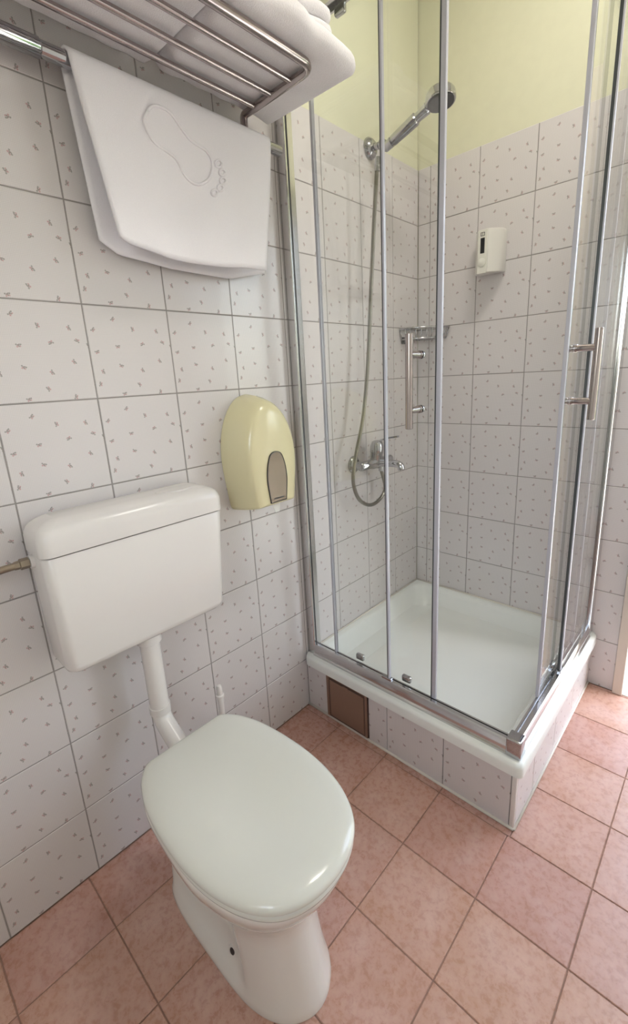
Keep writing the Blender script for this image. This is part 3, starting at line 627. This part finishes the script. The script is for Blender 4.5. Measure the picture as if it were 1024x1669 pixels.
def pedr(z, xr, xf, hw, t=0, rec=0.0):
    tab = [(u, w0 * (1 - t) + w1 * t) for u, w0, w1 in ((u, w, interp(u, LID)) for u, w in PED)]
    tab[0] = (0, 0)
    pts = egg(z, xr, xf, hw, tab, n=4); out = []
    for x, y, zz in pts:
        u = (x - xr) / (xf - xr); g = rec * max(0, 1 - abs((u - .40) / .34) ** 4) if abs(u - .40) < .34 else 0
        out.append((x, TYC + (y - TYC) * (1 - g), zz))
    return out
secs = [(0, .175, .618, .103, 0, 0), (.006, .172, .619, .104, 0, 0), (.020, .174, .616, .102, 0, 0.0), (.032, .178, .612, .100, 0, .12), (.055, .18, .606, .098, 0, .24), (.09, .18, .598, .096, 0, .30), (.13, .18, .590, .095, 0, .28), (.165, .18, .584, .096, .1, .20),
        (.195, .18, .582, .100, .25, .08), (.225, .18, .590, .110, .45, 0), (.255, .18, .606, .124, .7, 0), (.285, .18, .626, .139, .9, 0), (.315, .182, .646, .151, 1, 0), (.34, .185, .658, .157, 1, 0), (.355, .187, .663, .159, 1, 0), (.363, .19, .662, .157, 1, 0), (.3655, .2, .655, .150, 1, 0)]
MB().loft([pedr(*s) for s in secs]).build('bowl', 'china', wc, True, 70)
for s in (-1, 1):
    MB().lathe((.437, TYC + s * .0775, .052), (.1, s, .30), [(0, 0), (0, .013), (.002, .012), (.0025, .008), (-.004, .006), (-.004, 0)], 18).build('fixing_hole', 'china', wc, True, 45)
    MB().lathe((.437, TYC + s * .0778, .0525), (.1, s, .30), [(0, 0), (0, .0075), (.0022, .007), (.0022, 0)], 14).build('fixing_screw', 'dark', wc, True, 45)
    MB().lathe((.205, TYC + s * .075, .378), (0, s, 0), [(-.02, 0), (-.02, .010), (.02, .010), (.02, 0)], 14).build('hinge', 'plastic', wc, True, 45)

# toilet brush behind the bowl
tb = empty('toilet_brush', (.10, -1.229, 0), 'white toilet brush handle standing behind the toilet', 'toilet brush')
MB().lathe((.10, -1.229, .001), (0, 0, 1), [(0, 0), (0, .043), (.10, .040), (.12, .038), (.12, .030), (.09, .028), (.09, 0)], 20).build('holder', 'plastic', tb, True, 45)
MB().lathe((.10, -1.229, .095), (0, 0, 1), [(0, 0), (0, .008), (.20, .0085), (.245, .009), (.262, .0095), (.264, .012), (.270, .012), (.272, .0085), (.292, .0085), (.300, .006), (.302, 0)], 16).build('handle', 'plastic', tb, True, 45)

# ---------------------------------------------------------------- unseen ceiling lamp, added as fill light
la = empty('added_fill_lamp', (.80, -.66, ZC), 'round opal lamp added out of view above the shower front as fill light', 'lamp')
MB().lathe((.80, -.66, ZC), (0, 0, -1), [(0, 0), (0, .16), (.02, .16), (.02, 0)], 30).build('base', 'white_paint', la, True, 40)
lb = M['lamp'].node_tree.nodes['Principled BSDF']; lb.inputs['Emission Color'].default_value = (1, .97, .90, 1); lb.inputs['Emission Strength'].default_value = 18.0
MB().lathe((.80, -.66, ZC - .02), (0, 0, -1), [(0, 0), (0, .15), (.03, .148), (.06, .125), (.08, .08), (.088, .02), (.089, 0)], 30).build('shade', 'lamp', la, True, 60)
